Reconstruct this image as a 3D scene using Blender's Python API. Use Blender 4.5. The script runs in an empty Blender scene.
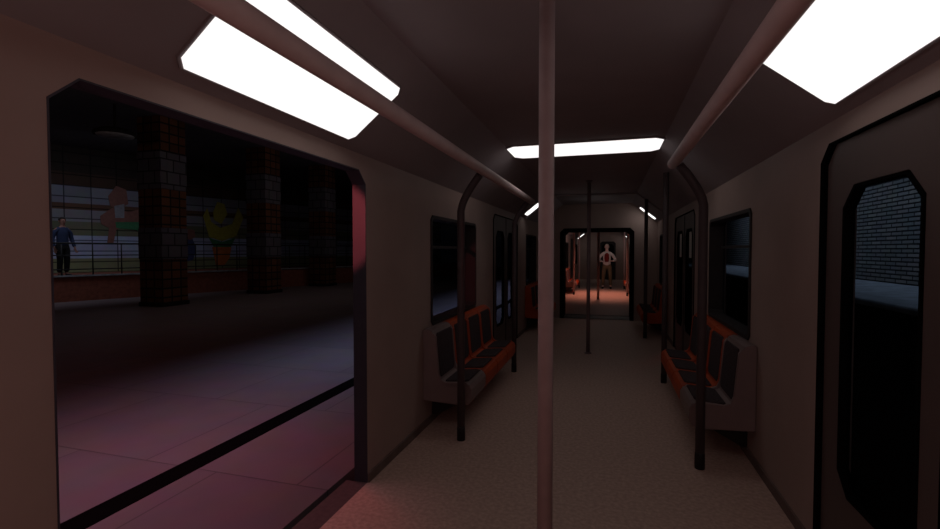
import bpy, bmesh, math, random
from mathutils import Vector, Matrix
random.seed(4)
PI = math.pi
C = bpy.context.scene.collection
sc = bpy.context.scene

# ------------------------------------------------------------------ materials
def lin(c):
    return tuple((v/255/12.92 if v <= 10 else ((v/255+.055)/1.055)**2.4) for v in c) + (1,)

def mat(name, col, rough=.6, metal=0, var=.12, scale=9., spec=.3, bump=0., bscale=60., col2=None):
    m = bpy.data.materials.new(name); m.use_nodes = True
    n = m.node_tree.nodes; l = m.node_tree.links
    b = n['Principled BSDF']
    b.inputs['Roughness'].default_value = rough; b.inputs['Metallic'].default_value = metal
    b.inputs['Specular IOR Level'].default_value = spec
    tc = n.new('ShaderNodeTexCoord'); ns = n.new('ShaderNodeTexNoise')
    ns.inputs['Scale'].default_value = scale; ns.inputs['Detail'].default_value = 5
    l.new(tc.outputs['Object'], ns.inputs['Vector'])
    r = n.new('ShaderNodeValToRGB')
    a = lin(col)
    lo = tuple(v*(1-var) for v in a[:3])+(1,)
    hi = lin(col2) if col2 else tuple(min(1, v*(1+var)) for v in a[:3])+(1,)
    r.color_ramp.elements[0].position = .35; r.color_ramp.elements[0].color = lo
    r.color_ramp.elements[1].position = .68; r.color_ramp.elements[1].color = hi
    l.new(ns.outputs['Fac'], r.inputs['Fac']); l.new(r.outputs['Color'], b.inputs['Base Color'])
    if bump:
        n2 = n.new('ShaderNodeTexNoise'); n2.inputs['Scale'].default_value = bscale
        l.new(tc.outputs['Object'], n2.inputs['Vector'])
        bp = n.new('ShaderNodeBump'); bp.inputs['Strength'].default_value = bump; bp.inputs['Distance'].default_value = .01
        l.new(n2.outputs['Fac'], bp.inputs['Height']); l.new(bp.outputs['Normal'], b.inputs['Normal'])
    return m

def emis(name, col, s):
    m = bpy.data.materials.new(name); m.use_nodes = True
    n = m.node_tree.nodes; l = m.node_tree.links; n.clear()
    o = n.new('ShaderNodeOutputMaterial'); e = n.new('ShaderNodeEmission')
    e.inputs['Color'].default_value = col+(1,); e.inputs['Strength'].default_value = s
    l.new(e.outputs[0], o.inputs[0]); return m

def glass_mat(name, tint=(.75,.78,.8)):
    m = bpy.data.materials.new(name); m.use_nodes = True
    n = m.node_tree.nodes; l = m.node_tree.links; n.clear()
    o = n.new('ShaderNodeOutputMaterial'); mx = n.new('ShaderNodeMixShader'); t = n.new('ShaderNodeBsdfTransparent'); g = n.new('ShaderNodeBsdfGlossy')
    t.inputs['Color'].default_value = tint+(1,); g.inputs['Roughness'].default_value = .25
    mx.inputs[0].default_value = .006
    l.new(t.outputs[0], mx.inputs[1]); l.new(g.outputs[0], mx.inputs[2]); l.new(mx.outputs[0], o.inputs[0]); return m

def brick_mat(name, c1, c2, mortar, plane, bw=.24, bh=.08, ms=.012, offset=.5, rough=.8, rot=0):
    m = bpy.data.materials.new(name); m.use_nodes = True
    n = m.node_tree.nodes; l = m.node_tree.links; b = n['Principled BSDF']
    b.inputs['Roughness'].default_value = rough; b.inputs['Specular IOR Level'].default_value = .2
    tc = n.new('ShaderNodeTexCoord'); sp = n.new('ShaderNodeSeparateXYZ'); cb = n.new('ShaderNodeCombineXYZ')
    l.new(tc.outputs['Object'], sp.inputs[0])
    if len(plane) == 3:     # both upright faces of a square column
        ad = n.new('ShaderNodeMath'); l.new(sp.outputs[0], ad.inputs[0]); l.new(sp.outputs[1], ad.inputs[1]); l.new(ad.outputs[0], cb.inputs[0])
    else: l.new(sp.outputs[plane[0]], cb.inputs[0])
    l.new(sp.outputs[plane[-1]], cb.inputs[1])
    br = n.new('ShaderNodeTexBrick'); br.offset = offset
    br.inputs['Scale'].default_value = 1; br.inputs['Brick Width'].default_value = bw; br.inputs['Row Height'].default_value = bh
    br.inputs['Mortar Size'].default_value = ms; br.inputs['Mortar Smooth'].default_value = .2
    br.inputs['Color1'].default_value = lin(c1); br.inputs['Color2'].default_value = lin(c2); br.inputs['Mortar'].default_value = lin(mortar)
    l.new(cb.outputs[0], br.inputs['Vector'])
    ns = n.new('ShaderNodeTexNoise'); ns.inputs['Scale'].default_value = 3; l.new(tc.outputs['Object'], ns.inputs['Vector'])
    mx = n.new('ShaderNodeMixRGB'); mx.blend_type = 'MULTIPLY'; mx.inputs[0].default_value = .35
    l.new(br.outputs['Color'], mx.inputs[1]); l.new(ns.outputs['Color'], mx.inputs[2])
    l.new(mx.outputs[0], b.inputs['Base Color'])
    bp = n.new('ShaderNodeBump'); bp.inputs['Strength'].default_value = .5; bp.inputs['Distance'].default_value = .01; bp.invert = True
    l.new(br.outputs['Fac'], bp.inputs['Height']); l.new(bp.outputs['Normal'], b.inputs['Normal'])
    return m

WALL   = mat('painted_panel', (166,142,134), .55, var=.05, scale=2.5)
CEIL   = mat('ceiling_panel', (150,138,140), .7, var=.06, scale=2)
FLOOR  = mat('speckled_vinyl', (192,160,146), .62, var=.16, scale=38, spec=.25, col2=(202,170,156))
BASEB  = mat('baseboard_rubber', (112,94,88), .8)
JAMBSHADE = mat('shaded_jamb_grey', (64,60,70), .55, var=.05)  # bluish light and shade of the door recess, put into the colour
SILL   = mat('ribbed_sill', (90,76,76), .5, var=.15, scale=30)
RUBBER = mat('black_rubber', (9,8,8), .9, var=.1, spec=.02)
LEAF   = mat('door_leaf_paint', (92,77,74), .5, var=.05, scale=3)
POLE   = mat('painted_steel_pole', (176,152,152), .6, var=.06, scale=12)
POLED  = mat('grey_steel_pole', (74,62,64), .6, var=.08, scale=12)
RAIL   = mat('painted_rail', (222,196,194), .6, var=.05)
POLEM  = mat('mid_grey_pole', (128,108,110), .55)
POLEB  = mat('pole_foot', (38,32,34), .6)
FRAME  = mat('dark_window_frame', (48,42,42), .6)
WHITE  = mat('white_shell_plastic', (128,108,106), .45, var=.05, scale=6)
ORANGE = mat('orange_shell_plastic', (172,66,24), .5, var=.12, scale=8)
PAD    = mat('charcoal_seat_fabric', (72,62,64), .95, var=.25, scale=90, spec=.1, bump=.2, bscale=200)
BRKT   = mat('bracket_steel', (40,36,36), .6)
HOUS   = mat('lamp_housing', (136,124,126), .6)
BELL   = mat('gangway_bellows', (26,23,23), .9, spec=.05)
CORR   = mat('gangway_plate', (60,52,50), .6)
GLASS  = glass_mat('window_glass')
LIT    = emis('lit_diffuser', (1.,.955,.94), 1.15)
LITFAR = emis('lit_far_diffuser', (1.,.98,.96), 1.5)
NOTICE = mat('paper_notice', (215,212,206), .8, var=.05)
PLAT   = brick_mat('platform_tiles', (122,112,116), (114,104,110), (92,84,88), (0,1), 1.35, 1.35, .007, offset=.5, rough=.45)
STRIPE = mat('black_edge_stripe', (7,6,6), .9, spec=.03)
TUNNEL = brick_mat('tunnel_brick', (128,124,120), (104,104,104), (22,22,24), (1,2), .24, .056, .011)
LEDGE  = mat('ledge_concrete', (128,132,138), .8, var=.25, scale=6)
DARK   = mat('dark_concrete', (34,31,32), .9, spec=.05)
PCEIL  = mat('station_ceiling', (70,72,80), .9)
CBRICK = brick_mat('column_brick', (104,64,42), (76,44,30), (24,18,16), (0,1,2), .30, .26, .025, offset=0)
CBAND  = brick_mat('column_pale_tile', (92,90,100), (80,78,88), (36,34,40), (0,1,2), .42, .35, .02)
RED    = mat('terrace_brick_red', (120,70,56), .8, var=.2)
STEEL  = mat('railing_steel', (22,24,26), .5, metal=.3)
def mural_mat():
    # a tiled wall: stacked bands of pale, cream, brown glaze
    m = brick_mat('mural_tiles', (255,255,255), (225,225,225), (110,110,115), (0,2), .8, .4, .02, offset=0)
    n = m.node_tree.nodes; l = m.node_tree.links
    tc = [x for x in n if x.type == 'TEX_COORD'][0]; sp = [x for x in n if x.type == 'SEPXYZ'][0]
    mr = n.new('ShaderNodeMapRange'); mr.inputs['From Min'].default_value = 0; mr.inputs['From Max'].default_value = 4
    l.new(sp.outputs[2], mr.inputs['Value'])
    r = n.new('ShaderNodeValToRGB'); r.color_ramp.interpolation = 'CONSTANT'
    els = [(0,(118,120,92)),(.13,(150,160,190)),(.34,(96,98,80)),(.47,(120,120,128)),(.58,(84,62,50)),(.64,(112,114,128)),(.80,(58,42,34)),(.92,(40,32,28))]
    e = r.color_ramp.elements
    e[0].position = 0; e[0].color = lin(els[0][1]); e[1].position = els[1][0]; e[1].color = lin(els[1][1])
    for p, c in els[2:]:
        k = e.new(p); k.color = lin(c)
    l.new(mr.outputs[0], r.inputs['Fac'])
    mx = [x for x in n if x.type == 'MIX_RGB'][0]
    m2 = n.new('ShaderNodeMixRGB'); m2.blend_type = 'MULTIPLY'; m2.inputs[0].default_value = 1
    l.new(mx.outputs[0], m2.inputs[1]); l.new(r.outputs['Color'], m2.inputs[2])
    l.new(m2.outputs[0], n['Principled BSDF'].inputs['Base Color'])
    return m
MURAL = mural_mat()

# ------------------------------------------------------------------ helpers
def link(name, bm, m, parent=None, smooth=False):
    me = bpy.data.meshes.new(name)
    bmesh.ops.recalc_face_normals(bm, faces=bm.faces)
    bm.to_mesh(me); bm.free()
    o = bpy.data.objects.new(name, me); C.objects.link(o)
    for q in (m if isinstance(m, (list, tuple)) else [m]): me.materials.append(q)
    if parent: o.parent = parent
    if smooth:
        for p in me.polygons: p.use_smooth = True
    return o

def tag(o, label=None, cat=None, group=None, kind=None):
    if label: o['label'] = label
    if cat: o['category'] = cat
    if group: o['group'] = group
    if kind: o['kind'] = kind
    return o

def empty(name, loc=(0,0,0), rz=0):
    o = bpy.data.objects.new(name, None); C.objects.link(o); o.location = loc; o.rotation_euler = (0,0,rz); return o

def struct(o): o['kind'] = 'structure'; return o

def box(bm, x0, x1, y0, y1, z0, z1, bev=0):
    ret = bmesh.ops.create_cube(bm, size=1, matrix=Matrix.Translation(((x0+x1)/2,(y0+y1)/2,(z0+z1)/2)) @ Matrix.Diagonal((abs(x1-x0),abs(y1-y0),abs(z1-z0),1)))
    if bev:
        es = list({e for v in ret['verts'] for e in v.link_edges})
        bmesh.ops.bevel(bm, geom=es, offset=bev, segments=2, affect='EDGES', profile=.6)
    return bm
def bx(*a, bev=0): return box(bmesh.new(), *a, bev=bev)

def slab(outer, holes, axis, p0, p1, bev=0):
    """polygon (a,b) with holes, extruded along axis from p0 to p1. axis x: (y,z); y: (x,z); z: (x,y)"""
    bm = bmesh.new()
    def V(a, b, p): return {'x':(p,a,b),'y':(a,p,b),'z':(a,b,p)}[axis]
    edges = []
    for loop in [outer]+list(holes):
        vs = [bm.verts.new(V(a,b,p0)) for a,b in loop]
        edges += [bm.edges.new((vs[i], vs[(i+1)%len(vs)])) for i in range(len(vs))]
    if holes:
        bmesh.ops.triangle_fill(bm, use_beauty=True, use_dissolve=False, edges=edges)
    else:
        bm.faces.new(bm.verts[:])
    g = bmesh.ops.extrude_face_region(bm, geom=bm.faces[:])
    d = Vector(V(0,0,p1)) - Vector(V(0,0,p0))
    bmesh.ops.translate(bm, vec=d, verts=[v for v in g['geom'] if isinstance(v, bmesh.types.BMVert)])
    if bev:
        es = [e for e in bm.edges if len(e.link_faces)==2 and e.calc_face_angle(0) > .9]
        bmesh.ops.bevel(bm, geom=es, offset=bev, segments=1, affect='EDGES')
    return bm

def octa(a0, a1, b0, b1, c, top=True, bot=True):
    p = []
    p += [(a0+c,b0),(a1-c,b0),(a1,b0+c)] if bot else [(a0,b0),(a1,b0)]
    p += [(a1,b1-c),(a1-c,b1),(a0+c,b1),(a0,b1-c)] if top else [(a1,b1),(a0,b1)]
    if bot: p.append((a0,b0+c))
    return p

def tube(bm, pts, r, seg=14, closed_ends=True):
    pts = [Vector(p) for p in pts]; rings = []
    up = None
    for i, p in enumerate(pts):
        t = (pts[min(i+1,len(pts)-1)] - pts[max(i-1,0)]).normalized()
        if up is None:
            up = Vector((1,0,0)) if abs(t.x) < .8 else Vector((0,1,0))
        s = t.cross(up).normalized(); up = s.cross(t).normalized()
        rr = r[i] if isinstance(r, (list,tuple)) else r
        rings.append([bm.verts.new(p + rr*(math.cos(2*PI*k/seg)*s + math.sin(2*PI*k/seg)*up)) for k in range(seg)])
    for a, b in zip(rings, rings[1:]):
        for k in range(seg): bm.faces.new((a[k], a[(k+1)%seg], b[(k+1)%seg], b[k]))
    if closed_ends:
        bm.faces.new(rings[0][::-1]); bm.faces.new(rings[-1])
    return bm

def copy_tree(o, loc=None, rz=None, label=None, group=None):
    c = o.copy(); C.objects.link(c)
    if loc is not None: c.location = loc
    if rz is not None: c.rotation_euler = (0,0,rz)
    if label: c['label'] = label
    if group: c['group'] = group
    for ch in o.children:
        d = ch.copy(); C.objects.link(d); d.parent = c
        for g in ch.children:
            e = g.copy(); C.objects.link(e); e.parent = d
    return c

# ------------------------------------------------------------------ the car: axis +Y, centre X = CX
CX = -.26; HW = 1.32
XL, XR = CX-HW, CX+HW            # inner faces of the side walls
TH = .16; THL = .095
WT, CT, CO = 2.24, 2.68, .77      # wall top, ceiling height, half width of flat ceiling
Y0, Y1 = -2.6, 11.3               # near car
G1, Y2, Y3 = 12.1, 12.1, 27.0     # gangway end, second car

def door_hole(a, b, top=2.135): return [(a,-.0),(b,-.0),(b,top-.085),(b-.09,top),(a+.09,top),(a,top-.085)]
def win_hole(a, b, z0=.90, z1=1.93, c=.04): return octa(a, b, z0, z1, c)

D1 = (.983, 2.87); D2 = (6.55, 8.45)
W1 = (4.08, 5.62); W2 = (9.35, 10.7)
eps = .002
def wall(name, x_in, x_out, ya, yb, doors, wins):
    outer = [(ya, -.12)]
    for a, b in doors:
        outer += [(a,-.12), (a, 2.05), (a+.09, 2.135), (b-.09, 2.135), (b, 2.05), (b,-.12)]
    outer += [(yb,-.12), (yb, WT+.06), (ya, WT+.06)]
    return struct(link(name, slab(outer, [win_hole(*w) for w in wins], 'x', x_in, x_out), WALL))
wall('wall_left', XL, XL-THL, Y0, Y1, [D1, D2], [W1, W2])
wall('wall_right', XR, XR+TH, Y0, Y1, [D1, D2], [W1, W2])
wall('wall_left_far_car', XL, XL-TH, Y2, Y3, [(15.1,17.0),(21.0,22.9)], [(18.2,19.8),(24,25.6)])
wall('wall_right_far_car', XR, XR+TH, Y2, Y3, [(15.1,17.0),(21.0,22.9)], [(18.2,19.8),(24,25.6)])

# floors and door sills
struct(link('floor', bx(XL, XR, Y0, Y1, -.12, 0), FLOOR))
struct(link('floor_gangway', bx(CX-.8, CX+.8, Y1, G1, -.12, .0), CORR))
struct(link('floor_far_car', bx(XL, XR, Y2, Y3, -.12, 0), FLOOR))
struct(link('trim_1', bx(XL-TH, XL, D1[0]+.005, D1[1]-.005, -.12, -.003), SILL))
def shade_lining(name, a, b):  # thin skin added inside the open doorway to carry its shade tone
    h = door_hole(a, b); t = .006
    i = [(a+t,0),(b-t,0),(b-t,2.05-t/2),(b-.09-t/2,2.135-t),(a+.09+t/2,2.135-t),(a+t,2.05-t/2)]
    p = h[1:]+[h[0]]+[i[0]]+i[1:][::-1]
    struct(link(name, slab(p, [], 'x', XL-THL-.002, XL+.0015), JAMBSHADE))
shade_lining('trim_23', *D1)
# curved skirt where the walls meet the floor
def skirt(name, x, s, ya, yb):
    prof = [(0,0),(s*.014,0),(s*.010,.06),(0,.066)]
    bm = slab([(x+a,b) for a,b in prof], [], 'y', ya, yb)
    return struct(link(name, bm, BASEB))
for i, (x, s) in enumerate(((XL,1),(XR,-1))):
    side = ('left','right')[i]
    skirt('baseboard_'+side, x, s, D1[1], D2[0])
    skirt('baseboard_'+side+'_near', x, s, Y0, D1[0])
    skirt('baseboard_'+side+'_far', x, s, D2[1], Y1)
    skirt('baseboard_'+side+'_far_car', x, s, 17.0, 21.0)
# ceiling vault: two coves and the flat middle
def vault(name, ya, yb):
    o = [(XL-.0,WT),(CX-CO,CT),(CX+CO,CT),(XR,WT),(XR+TH,WT),(XR+TH,WT+.12),(CX+CO+.1,CT+.14),(CX-CO-.1,CT+.14),(XL-TH,WT+.12),(XL-TH,WT)]
    return struct(link(name, slab(o, [], 'y', ya, yb), CEIL))
vault('ceiling', Y0, Y1); vault('ceiling_far_car', Y2, Y3)
# transverse ceiling ribs in the near car
def rib(name, y, w=.05):
    t = .028
    o = [(XL,WT),(CX-CO,CT),(CX+CO,CT),(XR,WT),(XR,WT-t),(CX+CO-.01,CT-t),(CX-CO+.01,CT-t),(XL,WT-t)]
    return struct(link(name, slab(o, [], 'y', y, y+w), CEIL))
rib('trim_2', 9.25)

# end walls
def endwall(name, ya, yb, hole, m=WALL):
    sec = [(XL-TH,-.12),(XR+TH,-.12),(XR+TH,WT+.12),(CX+CO+.1,CT+.14),(CX-CO-.1,CT+.14),(XL-TH,WT+.12)]
    return struct(link(name, slab(sec, [hole] if hole else [], 'y', ya, yb), m))
gh = octa(CX-.83, CX+.83, .0, 2.12, .09, bot=False)
endwall('wall_end', Y1, Y1+.10, gh)
endwall('wall_end_far_car', Y2-.10, Y2, gh)
endwall('wall_behind', Y0-.1, Y0, None)
endwall('wall_end_last', Y3, Y3+.1, None)
# gangway frame and bellows
def inset(poly, cx, cz, fx, fz): return [(cx+(a-cx)*fx, b*fz) for a,b in poly]
og = octa(CX-.83, CX+.83, .0, 2.12, .09, bot=False)
ig = octa(CX-.745, CX+.745, .0, 2.04, .07, bot=False)
def portal(outer, inner, ya, yb):
    # open-bottomed frame
    p = outer[1:]+[outer[0]]+[inner[0]]+inner[1:][::-1]
    return slab(p, [], 'y', ya, yb)
struct(link('trim_3', portal(og, ig, Y1-.03, Y1+.12), RUBBER))
b2 = bmesh.new()
for k in range(9):
    y = Y1+.12 + k*.07
    q = portal(og, octa(CX-.76-.04*(k%2), CX+.76+.04*(k%2), 0, 2.05+.04*(k%2), .07, bot=False), y, y+.07)
    me = bpy.data.meshes.new('t'); q.to_mesh(me); q.free(); b2.from_mesh(me); bpy.data.meshes.remove(me)
struct(link('trim_4', b2, BELL))
# last door of the far car
de = link('door_9', slab(octa(CX-.16, CX+.66, .0, 2.1, .1, bot=False), [octa(CX-.06, CX+.56, .9, 1.95, .1)], 'y', Y3-.05, Y3-.005), FRAME); struct(de)
link('window_pane', slab(octa(CX-.06, CX+.56, .9, 1.95, .1), [], 'y', Y3-.035, Y3-.02), RUBBER, de)

# ------------------------------------------------------------------ door leaves (closed ones)
dn = [1]
def leaf(xin, s, a, b, wa, wb, z0=.02, z1=2.123, wz0=.45, wz1=1.90, chs=None, ch=.10):
    """door leaf in wall plane; s=+1 for right wall (outwards is +x)"""
    x0, x1 = xin+s*.012, xin+s*.055
    outer = [(a,z0),(b,z0)]
    if chs == 'b': outer += [(b,z1-.09),(b-.09,z1),(a,z1)]
    else: outer += [(b,z1),(a+.09,z1),(a,z1-.09)]
    o = struct(link('door_%d' % dn[0], slab(outer, [octa(wa, wb, wz0, wz1, ch)], 'x', x0, x1, bev=.004), LEAF)); dn[0] += 1
    link('window_seal', slab(octa(wa, wb, wz0, wz1, ch), [octa(wa+.014, wb-.014, wz0+.014, wz1-.014, ch-.004)], 'x', x0-s*.006, x1-s*.004), RUBBER, o)
    link('window_pane', slab(octa(wa+.012, wb-.012, wz0+.012, wz1-.012, ch-.004), [], 'x', x0+s*.02, x0+s*.026), GLASS, o)
    link('edge_seal', bx(x0-s*.004, x1, (b-.001 if chs!='b' else a-.02), (b+.02 if chs!='b' else a+.001), z0, z1-.02), RUBBER, o)
    return o
tn = [5]
def door_surround(xin, s, a, b, chs=True):
    o = door_hole(a, b); o = [(p, q if q > 0 else .0) for p, q in o]
    i = [(a+.045,.0),(b-.045,.0),(b-.045,2.04),(b-.125,2.124),(a+.125,2.124),(a+.045,2.04)]
    p = o[1:]+[o[0]]+[i[0]]+i[1:][::-1]
    struct(link('trim_%d' % tn[0], slab(p, [], 'x', xin-s*.004, xin+s*.12), RUBBER)); tn[0] += 1
def pair(xin, s, a, b):
    door_surround(xin, s, a, b)
    m = (a+b)/2
    leaf(xin, s, a+.046, m-.021, a+.076+.16, m-.14, chs='a')
    leaf(xin, s, m+.001, b-.046, m+.12, b-.076-.15, chs='b')
pair(XR, 1, *D1); pair(XR, 1, *D2); pair(XL, -1, *D2)
for (a, b) in ((15.1,17.0),(21.0,22.9)):
    for xin, s in ((XL,-1),(XR,1)):
        o = struct(link('door_%d' % dn[0] if dn[0] < 9 else 'door_%d' % (dn[0]+1), bx(xin+s*.03, xin+s*.08, a, b, 0, 2.1), FRAME)); dn[0] += 1

# windows
wn = 1
for xin, s, (a, b) in ((XL,-1,W1),(XR,1,W1),(XL,-1,W2),(XR,1,W2),(XL,-1,(18.2,19.8)),(XR,1,(18.2,19.8)),(XL,-1,(24,25.6)),(XR,1,(24,25.6))):
    h = win_hole(a, b); i = win_hole(a+.03, b-.03, .93, 1.90)
    w = struct(link('window_%d' % wn, slab(h, [i], 'x', xin-s*.012, xin+s*.14), FRAME)); wn += 1
    link('window_pane', slab(win_hole(a+.025, b-.025, .925, 1.905), [], 'x', xin+s*.12, xin+s*.126), GLASS, w)
    link('window_rail', bx(xin+s*.10, xin+s*.135, a+.03, b-.03, 1.62, 1.65), FRAME, w)

# ------------------------------------------------------------------ lights on the coves
def cove_frame(side):
    """local frame on the cove plane: origin at the outer edge, u inward/up along slope, n pointing into car"""
    d = Vector((-(HW-CO)*side, 0, CT-WT)); u = d.normalized()
    n = Vector((-u.z*side, 0, -abs(u.x)))
    return Vector((CX+side*HW, 0, WT)), u, n.normalized()
def cove_light(side, ya, yb, label, m=LIT, group=None, u0=.072, u1=.508, c=.035, name='ceiling_light'):
    o0, u, n = cove_frame(side)
    root = empty(name, o0 + u*((u0+u1)/2) + Vector((0,(ya+yb)/2,0)))
    tag(root, label, 'ceiling light', group)
    L = (yb-ya)/2; W = (u1-u0)/2
    def plate(poly, t0, t1, holes=()):
        bm = slab(poly, holes, 'z', t0, t1)
        for v in bm.verts:
            a, b, t = v.co; v.co = u*a + Vector((0,b,0)) + n*t
        return bm
    link('diffuser', plate(octa(-W, W, -L, L, c), .004, .014), m, root)
    link('housing', plate(octa(-W-.012, W+.012, -L-.012, L+.012, c+.004), .0, .010, [octa(-W, W, -L, L, c)]), HOUS, root)
    return root
cove_light(-1, 1.36, 2.58, 'large lit octagonal light panel above the open doorway, crossed by the grab rail')
cove_light( 1, 1.39, 2.60, 'large lit octagonal light panel above the closed door with the tall window')
cove_light( 1, 10.8, 11.15, 'tiny lit light panel on the right slope before the far end wall', LITFAR, u0=.09, u1=.50, c=.05)
cove_light(-1, 8.75, 9.15, 'tiny lit light panel on the left slope near the far end wall', LITFAR, u0=.08, u1=.42, c=.05)
# crosswise panel on the flat ceiling
def cross_light(ya, yb, hw, label, m=LIT):
    root = empty('ceiling_light', (CX, (ya+yb)/2, CT)); tag(root, label, 'ceiling light')
    L = (yb-ya)/2
    link('diffuser', slab(octa(-hw, hw, -L, L, .08), [], 'z', -.022, -.004), m, root)
    link('housing', slab(octa(-hw-.014, hw+.014, -L-.014, L+.014, .085), [octa(-hw, hw, -L, L, .08)], 'z', -.014, 0), HOUS, root)
cross_light(4.80, 5.38, .765, 'lit light strip lying crosswise on the flat ceiling behind the near pole')
g2 = None
cove_light(-1, 18.2, 18.75, 'lit spot-like light on the left slope of the next car, nearest of its left pair', LITFAR, g2, u0=.02, u1=.36, c=.05)
cove_light(-1, 25.6, 26.3, 'lit spot-like light on the left slope of the next car, farther of its left pair', LITFAR, g2, u0=.02, u1=.42, c=.05)
cove_light( 1, 26.0, 26.6, 'lone tiny lit light on the right slope of the next car above the standing person', LITFAR, g2, u0=.02, u1=.3, c=.05)

# ------------------------------------------------------------------ poles and rails
BO, BZ = .725, 2.255              # overhead rail offset and height
PR = .033
def centre_pole(x, y, label, m=POLE, r=PR):
    root = empty('grab_pole', (x, y, 0)); tag(root, label, 'pole')
    link('pole', tube(bmesh.new(), [(0,0,.012),(0,0,1.3),(0,0,CT-.012)], r, 20), m, root, True)
    link('floor_flange', tube(bmesh.new(), [(0,0,0),(0,0,.012),(0,0,.02)], [.055,.055,.036], 20), m, root, True)
    link('ceiling_flange', tube(bmesh.new(), [(0,0,CT-.02),(0,0,CT-.012),(0,0,CT)], [.036,.055,.055], 20), m, root, True)
centre_pole(-.252, 2.0, 'nearest pinkish grey vertical pole, floor to ceiling in the middle of the car')
centre_pole(-.288, 7.5, 'thin dark vertical pole in mid aisle in front of the far gangway', POLEM, .028)
centre_pole(-.30, 15.9, 'slim pinkish pole in the aisle of the next car beside the distant person', POLE, .04)
def side_pole(side, y, label, m=POLE, dirn=0):
    po = .92
    root = empty('grab_pole', (CX+side*po, y, 0)); tag(root, label, 'pole')
    pts = [(0,0,.09),(0,0,1.2),(0,0,1.93)]
    if dirn:      # straight up to the sloping ceiling
        pts.append((0,0,WT+(HW-po)*(CT-WT)/(HW-CO)-.03))
    else:         # leans in to meet the overhead rail
        dx, dz = (BO+.03-po)*side, BZ-.03-1.93
        for k in range(1, 9):
            a = k/8
            pts.append((dx*a**1.25, 0, 1.93+dz*a**.85))
    link('pole', tube(bmesh.new(), pts, PR*.96, 18), m, root, True)
    link('pole_foot', tube(bmesh.new(), [(0,0,0),(0,0,.1),(0,0,.12)], [PR*1.05,PR*1.05,PR*.97], 18), POLEB, root, True)
    return root
side_pole(-1, 3.75, 'nearest left seat pole, curving into the overhead rail in front of the white seat', POLED)
side_pole( 1, 3.75, 'nearest right seat pole, curving into the overhead rail in front of the white seat', POLED)
side_pole(-1, 6.08, 'left pole at the far end of the orange seats beside the closed left doors', POLED)
side_pole( 1, 6.08, 'right pole at the far end of the orange seats beside the closed right doors', POLED, 1)
side_pole(-1, 9.1, 'dark left pole before the far end seats, past the closed doors', POLED, 1)
side_pole( 1, 9.1, 'dark right pole before the far end seats, past the closed doors', POLED, 1)
for s, nm in ((-1,'left'),(1,'right')):
    side_pole(s, 17.4, 'distant %s side pole inside the next car, nearer of its two' % nm, POLE, 1)
    side_pole(s, 20.6, 'distant %s side pole inside the next car, farther of its two' % nm, POLE, 1)
    for (a, b, w) in ((-1.2, 6.3 if s < 0 else 3.86, 'running overhead beside the doorway to the %s seats' % nm),):
        root = empty('grab_rail', (CX+s*BO, 0, 0)); tag(root, 'long painted %s grab rail %s' % (nm, w), 'grab rail')
        link('rail', tube(bmesh.new(), [(0,a,BZ)]+[(0,a+(b-a)*k/6,BZ) for k in range(1,6)]+[(0,b,BZ)],   .040, 18), RAIL, root, True)
        for y in (-.4,):
            link('bracket', tube(bmesh.new(), [(0,y,BZ+.02),(0,y,CT+.02 if BO<CO else CT)], .012, 10), POLE, root, True)
        link('end_cap', tube(bmesh.new(), [(0,b-.01,BZ),(0,b+.015,BZ),(0,b+.03,BZ)], [.040,.040,.012], 18), POLE, root, True)

# ------------------------------------------------------------------ seats
SW = .505
def make_seat(name, label, shell_mat):
    root = empty(name, (0,0,0)); tag(root, label, 'seat')
    # L profile, wall at x=0, sits towards -x
    prof = [(-.002,.26),(-.36,.245),(-.43,.26),(-.455,.31),(-.455,.395),(-.435,.43),(-.40,.44),(-.20,.425),(-.155,.445),(-.135,.50),(-.105,.84),(-.085,.885),(-.045,.90),(-.002,.895)]
    bm = slab(prof, [], 'y', -SW/2+.004, SW/2-.004, bev=.006)
    link('shell', bm, shell_mat, root)
    # raised rim either side of the pads
    for s in (-1, 1):
        y0, y1 = (-SW/2+.004, -SW/2+.036) if s < 0 else (SW/2-.036, SW/2-.004)
        rp = [(-.44,.42),(-.40,.452),(-.215,.438),(-.172,.458),(-.150,.51),(-.122,.835),(-.10,.87),(-.09,.85),(-.12,.50),(-.16,.43),(-.20,.40)]
        link('side_rim', slab(rp, [], 'y', y0, y1, bev=.004), shell_mat, root)
    # pads
    pp = slab(octa(-SW/2+.05, SW/2-.05, -.412, -.19, .03), [], 'z', 0, .02, bev=.006)
    for v in pp.verts: a, b, t = v.co; v.co = (b, a, .425 + t + .02*(abs(b)-.2)/.2)
    link('seat_pad', pp, PAD, root)
    bp = slab(octa(-SW/2+.05, SW/2-.05, .465, .86, .035), [], 'z', 0, .02, bev=.006)
    for v in bp.verts:
        a, b, t = v.co; xs = -.135 + (b-.50)/(.34)*.03
        v.co = (xs - t + .003, a, b)
    link('back_pad', bp, PAD, root)
    link('bracket', slab([(0,.06),(-.04,.06),(-.34,.22),(-.34,.25),(0,.262)], [], 'y', -.02, .02), BRKT, root)
    return root
wp = make_seat('bench_seat', 'white-shelled seat with charcoal pads, nearest on the right side', WHITE)
wp.location = (XR, 4.13, 0)
copy_tree(wp, (XL, 4.13, 0), PI, 'white-shelled seat with charcoal pads, nearest on the left side')
op = make_seat('bench_seat', 'orange-shelled seat with charcoal pads on the right, directly next to the white seat', ORANGE)
op.location = (XR, 4.13+SW, 0); op['group'] = 'orange seats on the near benches'
lab = {(1,2):'middle orange seat of the right bench, between two other orange seats',
       (1,3):'orange seat of the right bench beside the far pole, farthest from the white seat',
       (-1,1):'orange-shelled seat with charcoal pads on the left, directly next to the white seat',
       (-1,2):'middle orange seat of the left bench, between two other orange seats',
       (-1,3):'orange seat of the left bench beside the far pole, farthest from the white seat'}
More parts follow.
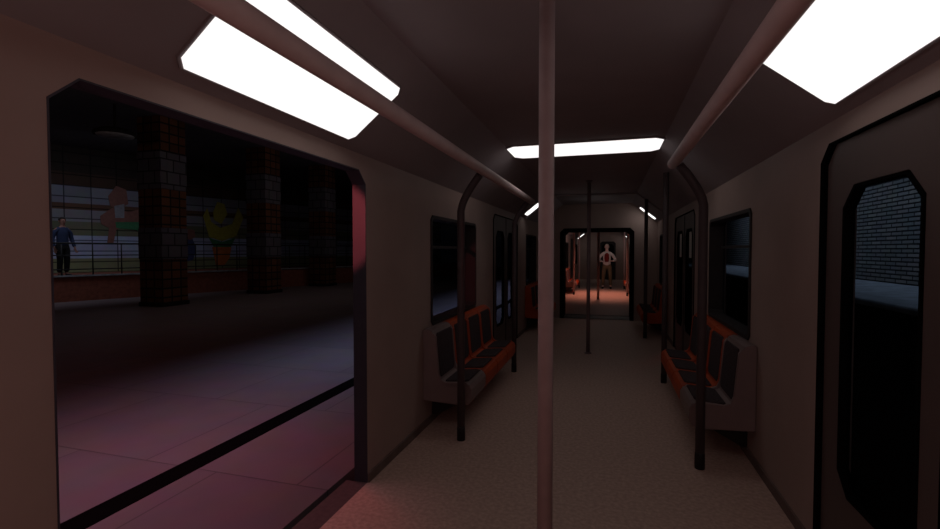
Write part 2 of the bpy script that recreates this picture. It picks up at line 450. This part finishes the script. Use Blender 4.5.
for (s, k), t in lab.items():
    copy_tree(op, (XR if s > 0 else XL, 4.13+SW*k, 0), 0 if s > 0 else PI, t)
k = 0
names = ('first', 'second', 'third')
for s in (1, -1):
    for j in range(3):
        copy_tree(op, (XR if s > 0 else XL, 9.5+SW*j, 0), 0 if s > 0 else PI,
                  'dim orange seat beyond the %s closed doors, %s of three counting towards the end wall' % ('right' if s > 0 else 'left', names[j]), 'orange seats before the end wall')
for s in (1, -1):
    for j in range(4):
        copy_tree(wp if (j == 0) else op, (XR if s > 0 else XL, 17.9+SW*j, 0), 0 if s > 0 else PI,
                  '%s seat in the next car on the %s side, %s from the gangway' % ('white' if j==0 else 'orange', 'right' if s > 0 else 'left', ('first','second','third','fourth')[j]), 'seats in the next car')

# notices on the right closed doors
mid = (D2[0]+D2[1])/2
for y0, t in ((7.02, 'pale paper notice on the near leaf of the far right door'), (7.92, 'pale paper notice on the far leaf of the far right door')):
    o = link('paper_notice', bx(XR+.0300, XR+.0318, y0-.02, y0+.17, 1.50, 1.86), NOTICE)
    tag(o, t, 'notice')

# ------------------------------------------------------------------ platform side (left)
PX = XL-TH-.045
struct(link('floor_platform', bx(-40, PX, -14, 46, -.6, -.0), PLAT))
struct(link('trim_20', bx(-3.06, -2.87, -14, 46, 0, .004), STRIPE))
struct(link('ceiling_platform', bx(-40, -3.9, -14, 46, 5.4, 5.6), PCEIL))
# track bed
struct(link('floor_track', bx(PX+.0, 9, -14, 46, -1.6, -1.4), DARK))

def column(y, label):
    root = empty('brick_column', (-12.5, y, 0)); tag(root, label, 'column', 'brick columns along the platform')
    w = .42
    def seg(name, z0, z1, m, g=0):
        link(name, bx(-w-g, w+g, -w-g, w+g, z0, z1, bev=.02), m, root)
    seg('base_band', 0, .12, DARK, .03)
    seg('lower_shaft', .12, 1.35, CBRICK)
    seg('lower_pale_band', 1.35, 2.25, CBAND, .015)
    seg('middle_shaft', 2.25, 3.35, CBRICK)
    seg('upper_pale_band', 3.35, 4.4, CBAND, .015)
    seg('upper_shaft', 4.4, 5.4, CBRICK)
column(10.7, 'tiled brick column nearest on the platform, widest and leftmost of the columns')
column(14.9, 'tiled brick column second along the platform, between two other columns')
column(18.7, 'tiled brick column third along the platform, narrowest, beside the doorway edge')

# raised terrace with railing, mural wall behind
A = Vector((-16.2, 10.4, 0)); B = Vector((-14.3, 15.6, 0)); dv = (B-A).normalized(); nv = Vector((-dv.y, dv.x, 0))
ang = math.atan2(dv.y, dv.x)
TZ = .78
def tl(o): o.location = A; o.rotation_euler = (0,0,ang); return o
struct(tl(link('floor_terrace', bx(-9, 22, 0, 9, 0, TZ, bev=0), RED)))
struct(tl(link('trim_21', bx(-9, 22, -.06, .10, TZ, TZ+.05), LEDGE)))
struct(tl(link('wall_mural', bx(-9, 22, 3.2, 3.4, TZ, 5.4), MURAL)))
bpy.data.objects['wall_mural'].data.transform(Matrix.Translation((0,0,-TZ))); bpy.data.objects['wall_mural'].location.z = TZ
rl = tl(empty('railing')); rl.location.z = TZ+.05
tag(rl, 'dark steel railing along the raised terrace behind the brick columns', 'railing')
for z, nm in ((1.0,'handrail'),(.62,'middle_rail'),(.18,'lower_rail')):
    link(nm, tube(bmesh.new(), [(-8.9,0,z),(6,0,z),(21.9,0,z)], .028 if z > .9 else .018, 8), STEEL, rl, True)
for k in range(40):
    link('post', tube(bmesh.new(), [(-8.6+k*.78,0,0),(-8.6+k*.78,0,1.0)], .02, 8), STEEL, rl, True)
# painted relief figures on the mural
def relief(name, pts, m, parent, t=.03):
    return link(name, slab(pts, [], 'y', 3.2-t, 3.199), m, parent)
def blob(cx, cz, rx, rz, n=18, wob=.18, seed=1):
    r = random.Random(seed)
    return [(cx+rx*(1+wob*(r.random()-.5)*2)*math.cos(2*PI*k/n), cz+rz*(1+wob*(r.random()-.5)*2)*math.sin(2*PI*k/n)) for k in range(n)]
YG = mat('yellow_green_glaze', (128,124,42), .7); OG = mat('orange_glaze', (150,84,36), .7); GG = mat('green_glaze', (40,92,62), .7)
PK = mat('dull_pink_glaze', (98,64,58), .7); NV = mat('navy_glaze', (40,48,84), .7); PL = mat('pale_glaze', (104,106,114), .7)
def at_mural(px, py):
    f = 470.; vx, vy = 608., 250.
    yaw = math.atan((vx-470)/f); p = math.atan((264.5-vy)/math.hypot(f, vx-470))
    F = Vector((-math.sin(yaw)*math.cos(p), math.cos(yaw)*math.cos(p), -math.sin(p))); R = Vector((math.cos(yaw), math.sin(yaw), 0)); U = R.cross(F)
    d = F + R*((px-470)/f) + U*((264.5-py)/f)
    o = Vector((0,0,1.6)); q = A + nv*3.2
    t = (q-o).dot(nv)/d.dot(nv); w = o + d*t
    return ((w-A).dot(dv), w.z)
fg = tl(empty('mural_figure')); tag(fg, 'yellow-green figure with raised arms painted between the first and second columns', 'mural figure')
c = at_mural(222, 232); u_ = 0.045
def P(x, y): return at_mural(x, y)
relief('arms', [P(203,216),(P(207,208)),P(211,222),P(220,228),P(232,224),P(238,208),P(243,218),P(236,236),P(222,241),P(209,237)], YG, fg)
relief('head', [P(213,212),P(217,202),P(224,204),P(227,214),P(221,224),P(214,220)], YG, fg, .035)
relief('body', [P(209,238),P(222,242),P(235,238),P(230,248),P(214,248)], GG, fg, .035)
relief('legs', [P(212,247),P(231,247),P(229,258),P(224,265),P(216,265),P(214,256)], OG, fg, .04)
fg = tl(empty('mural_figure')); tag(fg, 'dull pink figure with green stripe painted left of the first column', 'mural figure')
relief('torso', [P(100,216),P(112,208),P(128,212),P(143,209),P(146,222),P(128,224),P(116,230),P(113,244),P(107,244),P(109,228),P(101,224)], PK, fg)
relief('stripe', [P(115,222),P(140,222),P(146,238),P(136,230),P(116,228)], GG, fg, .035)
relief('head', [P(108,196),P(116,186),P(126,190),P(128,204),P(118,210),P(110,206)], PK, fg, .035)
relief('chest', [P(114,206),P(124,204),P(124,218),P(115,218)], PL, fg, .04)
fg = tl(empty('mural_figure')); tag(fg, 'navy rounded figure painted at the right edge of the first column', 'mural figure')
relief('body', [P(182,240),P(192,238),P(196,248),P(193,260),P(183,262)], NV, fg)
relief('head', [P(184,238),P(187,229),P(194,230),P(195,237),P(190,240)], PK, fg, .035)

# unlit ceiling lamp over the platform
lm = empty('platform_lamp', (-12.3, 9.2, 4.75)); tag(lm, 'round shallow lamp hanging from the dark platform ceiling left of the columns', 'ceiling lamp')
link('lamp_body', tube(bmesh.new(), [(0,0,0),(0,0,-.08),(0,0,-.16)], [.30,.46,.48], 24), DARK, lm, True)
link('lamp_stem', tube(bmesh.new(), [(0,0,-.02),(0,0,.3),(0,0,.645)], .03, 8), DARK, lm, True)
link('lamp_lens', tube(bmesh.new(), [(0,0,-.15),(0,0,-.19),(0,0,-.22)], [.42,.40,.20], 24), LEDGE, lm, True)

# ------------------------------------------------------------------ tunnel side (right)
struct(link('wall_tunnel', bx(3.6, 3.8, -14, 46, 1.0, 5.0), TUNNEL))
struct(link('trim_22', bx(2.2, 3.6, -14, 46, 1.11, 1.17, bev=.02), LEDGE))
struct(link('wall_tunnel_base', bx(2.3, 3.6, -14, 46, -1.4, 1.11), DARK))
struct(link('ceiling_tunnel', bx(-3.9, 3.8, -14, 46, 5.0, 5.2), DARK))

# ------------------------------------------------------------------ people
def skin_mesh(name, verts, edges, m, parent, sub=2, root=0):
    me = bpy.data.meshes.new(name); me.from_pydata([v[:3] for v in verts], edges, [])
    o = bpy.data.objects.new('tmp', me); C.objects.link(o)
    o.modifiers.new('s', 'SKIN').use_smooth_shade = True
    sk = me.skin_vertices[0].data
    for i, v in enumerate(verts):
        r = v[3]; sk[i].radius = (r, r) if not isinstance(r, tuple) else r
        sk[i].use_root = (i == root)
    ss = o.modifiers.new('u', 'SUBSURF'); ss.levels = sub; ss.render_levels = sub
    dg = bpy.context.evaluated_depsgraph_get(); dg.update()
    nm = bpy.data.meshes.new_from_object(o.evaluated_get(dg))
    bpy.data.objects.remove(o); nm.name = name
    nm.materials.clear(); nm.materials.append(m)
    for p in nm.polygons: p.use_smooth = True
    r_ = bpy.data.objects.new(name, nm); C.objects.link(r_); r_.parent = parent
    return r_

def person(loc, rz, h, label, skinm, hairm, topm, sleevem, legm, shoem, pose, chestm=None, bag=False):
    k = h/1.78
    root = empty('person', loc, rz); root.scale = (k, k, k)
    tag(root, label, 'person')
    hp = pose['hand']          # hand position for +x side (mirrored unless given)
    hl = pose.get('hand_l', (-hp[0], hp[1], hp[2])); el = pose['elbow']; ell = pose.get('elbow_l', (-el[0], el[1], el[2]))
    V = []; E = []
    def v(x, y, z, r): V.append((x,y,z,r)); return len(V)-1
    pel = v(0,0,.96,(.125,.09)); wst = v(0,0,1.12,(.10,.07)); chs = v(0,-.005,1.30,(.12,.08)); nb = v(0,.0,1.45,(.06,.055)); nk = v(0,-.01,1.53,.052)
    hd0 = v(0,-.015,1.60,(.062,.075)); hd1 = v(0,-.02,1.68,(.076,.092)); hd2 = v(0,-.01,1.745,(.055,.068))
    E += [(pel,wst),(wst,chs),(chs,nb),(nb,nk),(nk,hd0),(hd0,hd1),(hd1,hd2)]
    arms = []
    for s, H, L in ((1,hp,el),(-1,hl,ell)):
        sh = v(s*.175,0,1.42,.046); e = v(*L,.041); H = Vector(H); Lv = Vector(L)
        w = v(*(Lv+(H-Lv)*.93),.027)
        d = (H-Lv).normalized(); pal = v(*(H+d*.045),(.038,.02))
        E += [(nb,sh),(sh,e),(e,w),(w,pal)]
        side = Vector((s,0,0)); side = (side - d*side.dot(d)).normalized() if abs(d.x) < .95 else Vector((0,1,0))
        nrm = d.cross(side)
        for i, (off, ln) in enumerate(((-.028,.07),(-.009,.082),(.010,.077),(.028,.06))):
            a = v(*(H+d*.09+side*off), .0105); b = v(*(H+d*(.09+ln*.55)+side*off*1.1+nrm*.01), .0095); c_ = v(*(H+d*(.09+ln)+side*off*1.1+nrm*.03), .008)
            E += [(pal,a),(a,b),(b,c_)]
        a = v(*(H+d*.035-side*.045+nrm*.01), .012); b = v(*(H+d*.075-side*.062+nrm*.02), .010); E += [(pal,a),(a,b)]
        arms.append((s, L, H, d))
    for s, ft in ((1,pose['foot']),(-1,pose.get('foot_l', (-pose['foot'][0], pose['foot'][1])))):
        hip = v(s*.095,0,.88,.088); kn = v(ft[0]*.9, ft[1]*.6-.03,.50,.058); an = v(ft[0], ft[1]+.02,.09,.038); to = v(ft[0]*1.1, ft[1]-.14,.035,.032)
        E += [(pel,hip),(hip,kn),(kn,an),(an,to)]
    body = skin_mesh('body', V, E, skinm, root)
    # top: torso and sleeves
    T = []; TE = []
    def t(x,y,z,r): T.append((x,y,z,r)); return len(T)-1
    a0 = t(0,0,.86,(.178,.14)); a1 = t(0,0,1.12,(.15,.11)); a2 = t(0,-.005,1.30,(.178,.125)); a3 = t(0,0,1.45,(.135,.105)); a4 = t(0,-.005,1.51,(.078,.074))
    TE += [(a0,a1),(a1,a2),(a2,a3),(a3,a4)]
    skin_mesh('jacket', T, TE, topm, root)
    for s, L, H, d in arms:
        Lv = Vector(L); w = Lv+(H-Lv)*.9
        skin_mesh('sleeve', [(s*.06,0,1.44,.075),(s*.185,0,1.41,.071),(L[0],L[1],L[2],.056),(w.x,w.y,w.z,.044)], [(0,1),(1,2),(2,3)], sleevem, root, root=1)
    # trousers
    T = [(0,0,.97,(.165,.122)),(0,0,1.07,(.14,.105))]; TE = [(0,1)]
    for s, ft in ((1,pose['foot']),(-1,pose.get('foot_l', (-pose['foot'][0], pose['foot'][1])))):
        i = len(T); T += [(s*.098,0,.86,.104),(ft[0]*.9,ft[1]*.6-.03,.50,.080),(ft[0],ft[1]+.02,.12,.064)]
        TE += [(0,i),(i,i+1),(i+1,i+2)]
        sh = skin_mesh('shoe', [(ft[0],ft[1]+.05,.05,(.046,.05)),(ft[0],ft[1]-.06,.045,(.048,.045)),(ft[0]*1.08,ft[1]-.19,.036,(.046,.034))], [(0,1),(1,2)], shoem, root, root=1)
    skin_mesh('trousers', T, TE, legm, root)
    # hair cap and face
    bm = bmesh.new(); bmesh.ops.create_uvsphere(bm, u_segments=20, v_segments=12, radius=1)
    bmesh.ops.delete(bm, geom=[q for q in bm.verts if q.co.z < -.35 or (q.co.y < -.45 and q.co.z < .42)], context='VERTS')
    for q in bm.verts: q.co = (q.co.x*.086, q.co.y*.105-.005, 1.70+q.co.z*.098)
    ho = link('hair', bm, hairm, root, True); so = ho.modifiers.new('t', 'SOLIDIFY'); so.thickness = .014
    bm = bmesh.new()
    for s in (-1,1): bmesh.ops.create_icosphere(bm, subdivisions=2, radius=.011, matrix=Matrix.Translation((s*.03,-.098,1.675)))
    link('eyes', bm, RUBBER, root, True)
    bm = bmesh.new(); bmesh.ops.create_cone(bm, segments=8, radius1=.016, radius2=.006, depth=.045, cap_ends=True, matrix=Matrix.Translation((0,-.108,1.655)) @ Matrix.Rotation(-.25,4,'X'))
    link('nose', bm, skinm, root, True)
    bm = bx(-.022,.022,-.102,-.092,1.612,1.620, bev=.003); link('mouth', bm, mat('lip', (130,70,66)), root)
    bm = bmesh.new()
    for s in (-1,1): bmesh.ops.create_icosphere(bm, subdivisions=2, radius=1, matrix=Matrix.Translation((s*.083,0,1.665)) @ Matrix.Diagonal((.012,.02,.032,1)))
    link('ears', bm, skinm, root, True)
    if chestm:
        bm = slab([(-.07,1.08),(.07,1.08),(.095,1.22),(.085,1.38),(.03,1.44),(-.03,1.44),(-.085,1.38),(-.095,1.22)], [], 'y', -.15, -.10, bev=.01)
        link('vest_front', bm, chestm, root)['label'] = 'dark red chest panel'
    return root
SK = mat('skin', (120,86,76), .6); SKP = mat('pale_skin', (225,196,188), .6)
person((-.045, 20.6, 0), 0, 1.86, 'distant person in white sleeves, dark red chest and khaki trousers standing in the next car',
       SKP, mat('fair_hair', (205,190,180), .8), mat('white_cloth', (222,214,212), .8), mat('white_sleeve', (222,216,214), .8),
       mat('khaki_cloth', (118,102,80), .9), mat('dark_boot', (24,20,20), .6),
       dict(hand=(.22,-.22,1.12), elbow=(.34,.02,1.15), foot=(.15,0)), chestm=mat('dark_red_cloth', (110,26,20), .8))
q = at_mural(63, 270)
pp = A + dv*((A.x)*0) 
def on_line(px, depth_off):
    # foot point on the terrace seen at pixel column px, depth_off behind the railing line
    f = 470.; yaw = math.atan(138/470)
    d = Vector((-math.sin(yaw), math.cos(yaw), 0)) + Vector((math.cos(yaw), math.sin(yaw), 0))*((px-470)/f)
    p0 = A + nv*depth_off
    t = p0.dot(nv)/d.dot(nv); return d*t
w = on_line(63, .30)
person((w.x, w.y, TZ), ang+.3, 1.86, 'person in blue jacket and black trousers standing behind the terrace railing at the doorway edge',
       SK, mat('dark_hair', (30,24,22), .8), mat('blue_cloth', (30,42,70), .9), mat('blue_sleeve', (30,42,70), .9),
       mat('black_cloth', (12,12,14), .9), mat('black_shoe', (12,12,12), .6),
       dict(hand=(.27,-.10,.86), elbow=(.26,.02,1.12), foot=(.10,0)))

# ------------------------------------------------------------------ lamps and added fill lights
def area(name, loc, rot, sx, sy, col, e, spread=PI):
    d = bpy.data.lights.new(name, 'AREA'); d.shape = 'RECTANGLE'; d.size = sx; d.size_y = sy; d.color = col; d.energy = e; d.spread = spread
    o = bpy.data.objects.new(name, d); C.objects.link(o); o.location = loc; o.rotation_euler = rot; return o
def spot(name, loc, target, col, e, size=70, blend=.8, r=.15):
    d = bpy.data.lights.new(name, 'SPOT'); d.color = col; d.energy = e; d.spot_size = math.radians(size); d.spot_blend = blend; d.shadow_soft_size = r
    o = bpy.data.objects.new(name, d); C.objects.link(o); o.location = loc
    o.rotation_euler = (Vector(target)-Vector(loc)).to_track_quat('-Z','Y').to_euler(); return o
def point(name, loc, col, e, r=.2):
    d = bpy.data.lights.new(name, 'POINT'); d.color = col; d.energy = e; d.shadow_soft_size = r
    o = bpy.data.objects.new(name, d); C.objects.link(o); o.location = loc; return o
area('platform_strip_cool', (-3.7, 14.5, 3.4), (0,0,0), .3, 20, (.60,.68,1), 62, math.radians(75))
area('platform_strip_rose', (-3.5, 2.1, 3.4), (0,0,0), .3, 3.6, (1,.46,.60), 19, math.radians(80))
spot('jamb_red', (-2.4, 1.2, 2.2), (-1.86, 2.87, 1.78), (1,.15,.17), 120, 21, .2, .03)
spot('edge_red', (-2.3, 3.2, 2.9), (-2.15, 2.8, 0), (1,.05,.03), 27, 55, 1)
spot('platform_far_red', (-6.5, 2.5, 4.2), (-7.2, 6.0, 0), (1,.15,.14), 26, 110, 1)
area('tunnel_lamp', (2.3, 8, 3.6), (0, math.radians(-38), 0), .3, 14, (.62,.76,1), 42, math.radians(110))
spot('next_car_lamp', (CX, 17.8, 2.55), (CX, 17.6, 0), (1,.40,.28), 170, 105, .8, .2)
point('next_car_glow', (.2, 18.9, 2.3), (1,.9,.85), 9, .2)
area('mural_fill', (-14.6, 12, 5.3), (math.radians(14), math.radians(44), 0), .4, 13, (.84,.86,1), 70, math.radians(120))  # unseen fill added to brighten the mural wall
area('column_fill', (-8.2, 13, 4.4), (0, math.radians(50), 0), .3, 12, (1,.8,.72), 22)  # unseen fill added on the train side for the column fronts
point('column_near_fill', (-11.2, 5.5, 4.3), (1,.62,.5), 14, .3)  # unseen fill added to lift the dark left faces of the columns
point('carriage_fill', (-.25, -.8, 1.7), (1,.68,.64), 17, .6)  # warm fill added behind the camera, no fixture there
point('carriage_fill', (CX, 10.2, 2.2), (.95,.95,.9), .5, .3)  # weak neutral fill added at the far end of the car

# ------------------------------------------------------------------ world, camera, view
wd = bpy.data.worlds.new('w'); sc.world = wd; wd.use_nodes = True
wd.node_tree.nodes['Background'].inputs[0].default_value = (.5,.5,.7,1); wd.node_tree.nodes['Background'].inputs[1].default_value = .0012
cam = bpy.data.cameras.new('camera'); cam.sensor_width = 36; cam.lens = 18.0; cam.clip_start = .02; cam.clip_end = 200
co = bpy.data.objects.new('camera', cam); C.objects.link(co); co.location = (0,0,1.6)
yaw = math.atan(138/470); pitch = math.atan(14.5/math.hypot(470,138))
co.rotation_euler = (PI/2 - pitch, 0, yaw)
sc.camera = co
sc.view_settings.view_transform = 'Standard'; sc.view_settings.look = 'None'
sc.view_settings.exposure = 0; sc.view_settings.gamma = 1; sc.view_settings.use_curve_mapping = False
sc.cycles.use_denoising = True
sc.cycles.max_bounces = 8; sc.cycles.transparent_max_bounces = 16
sc.cycles.sample_clamp_indirect = 3
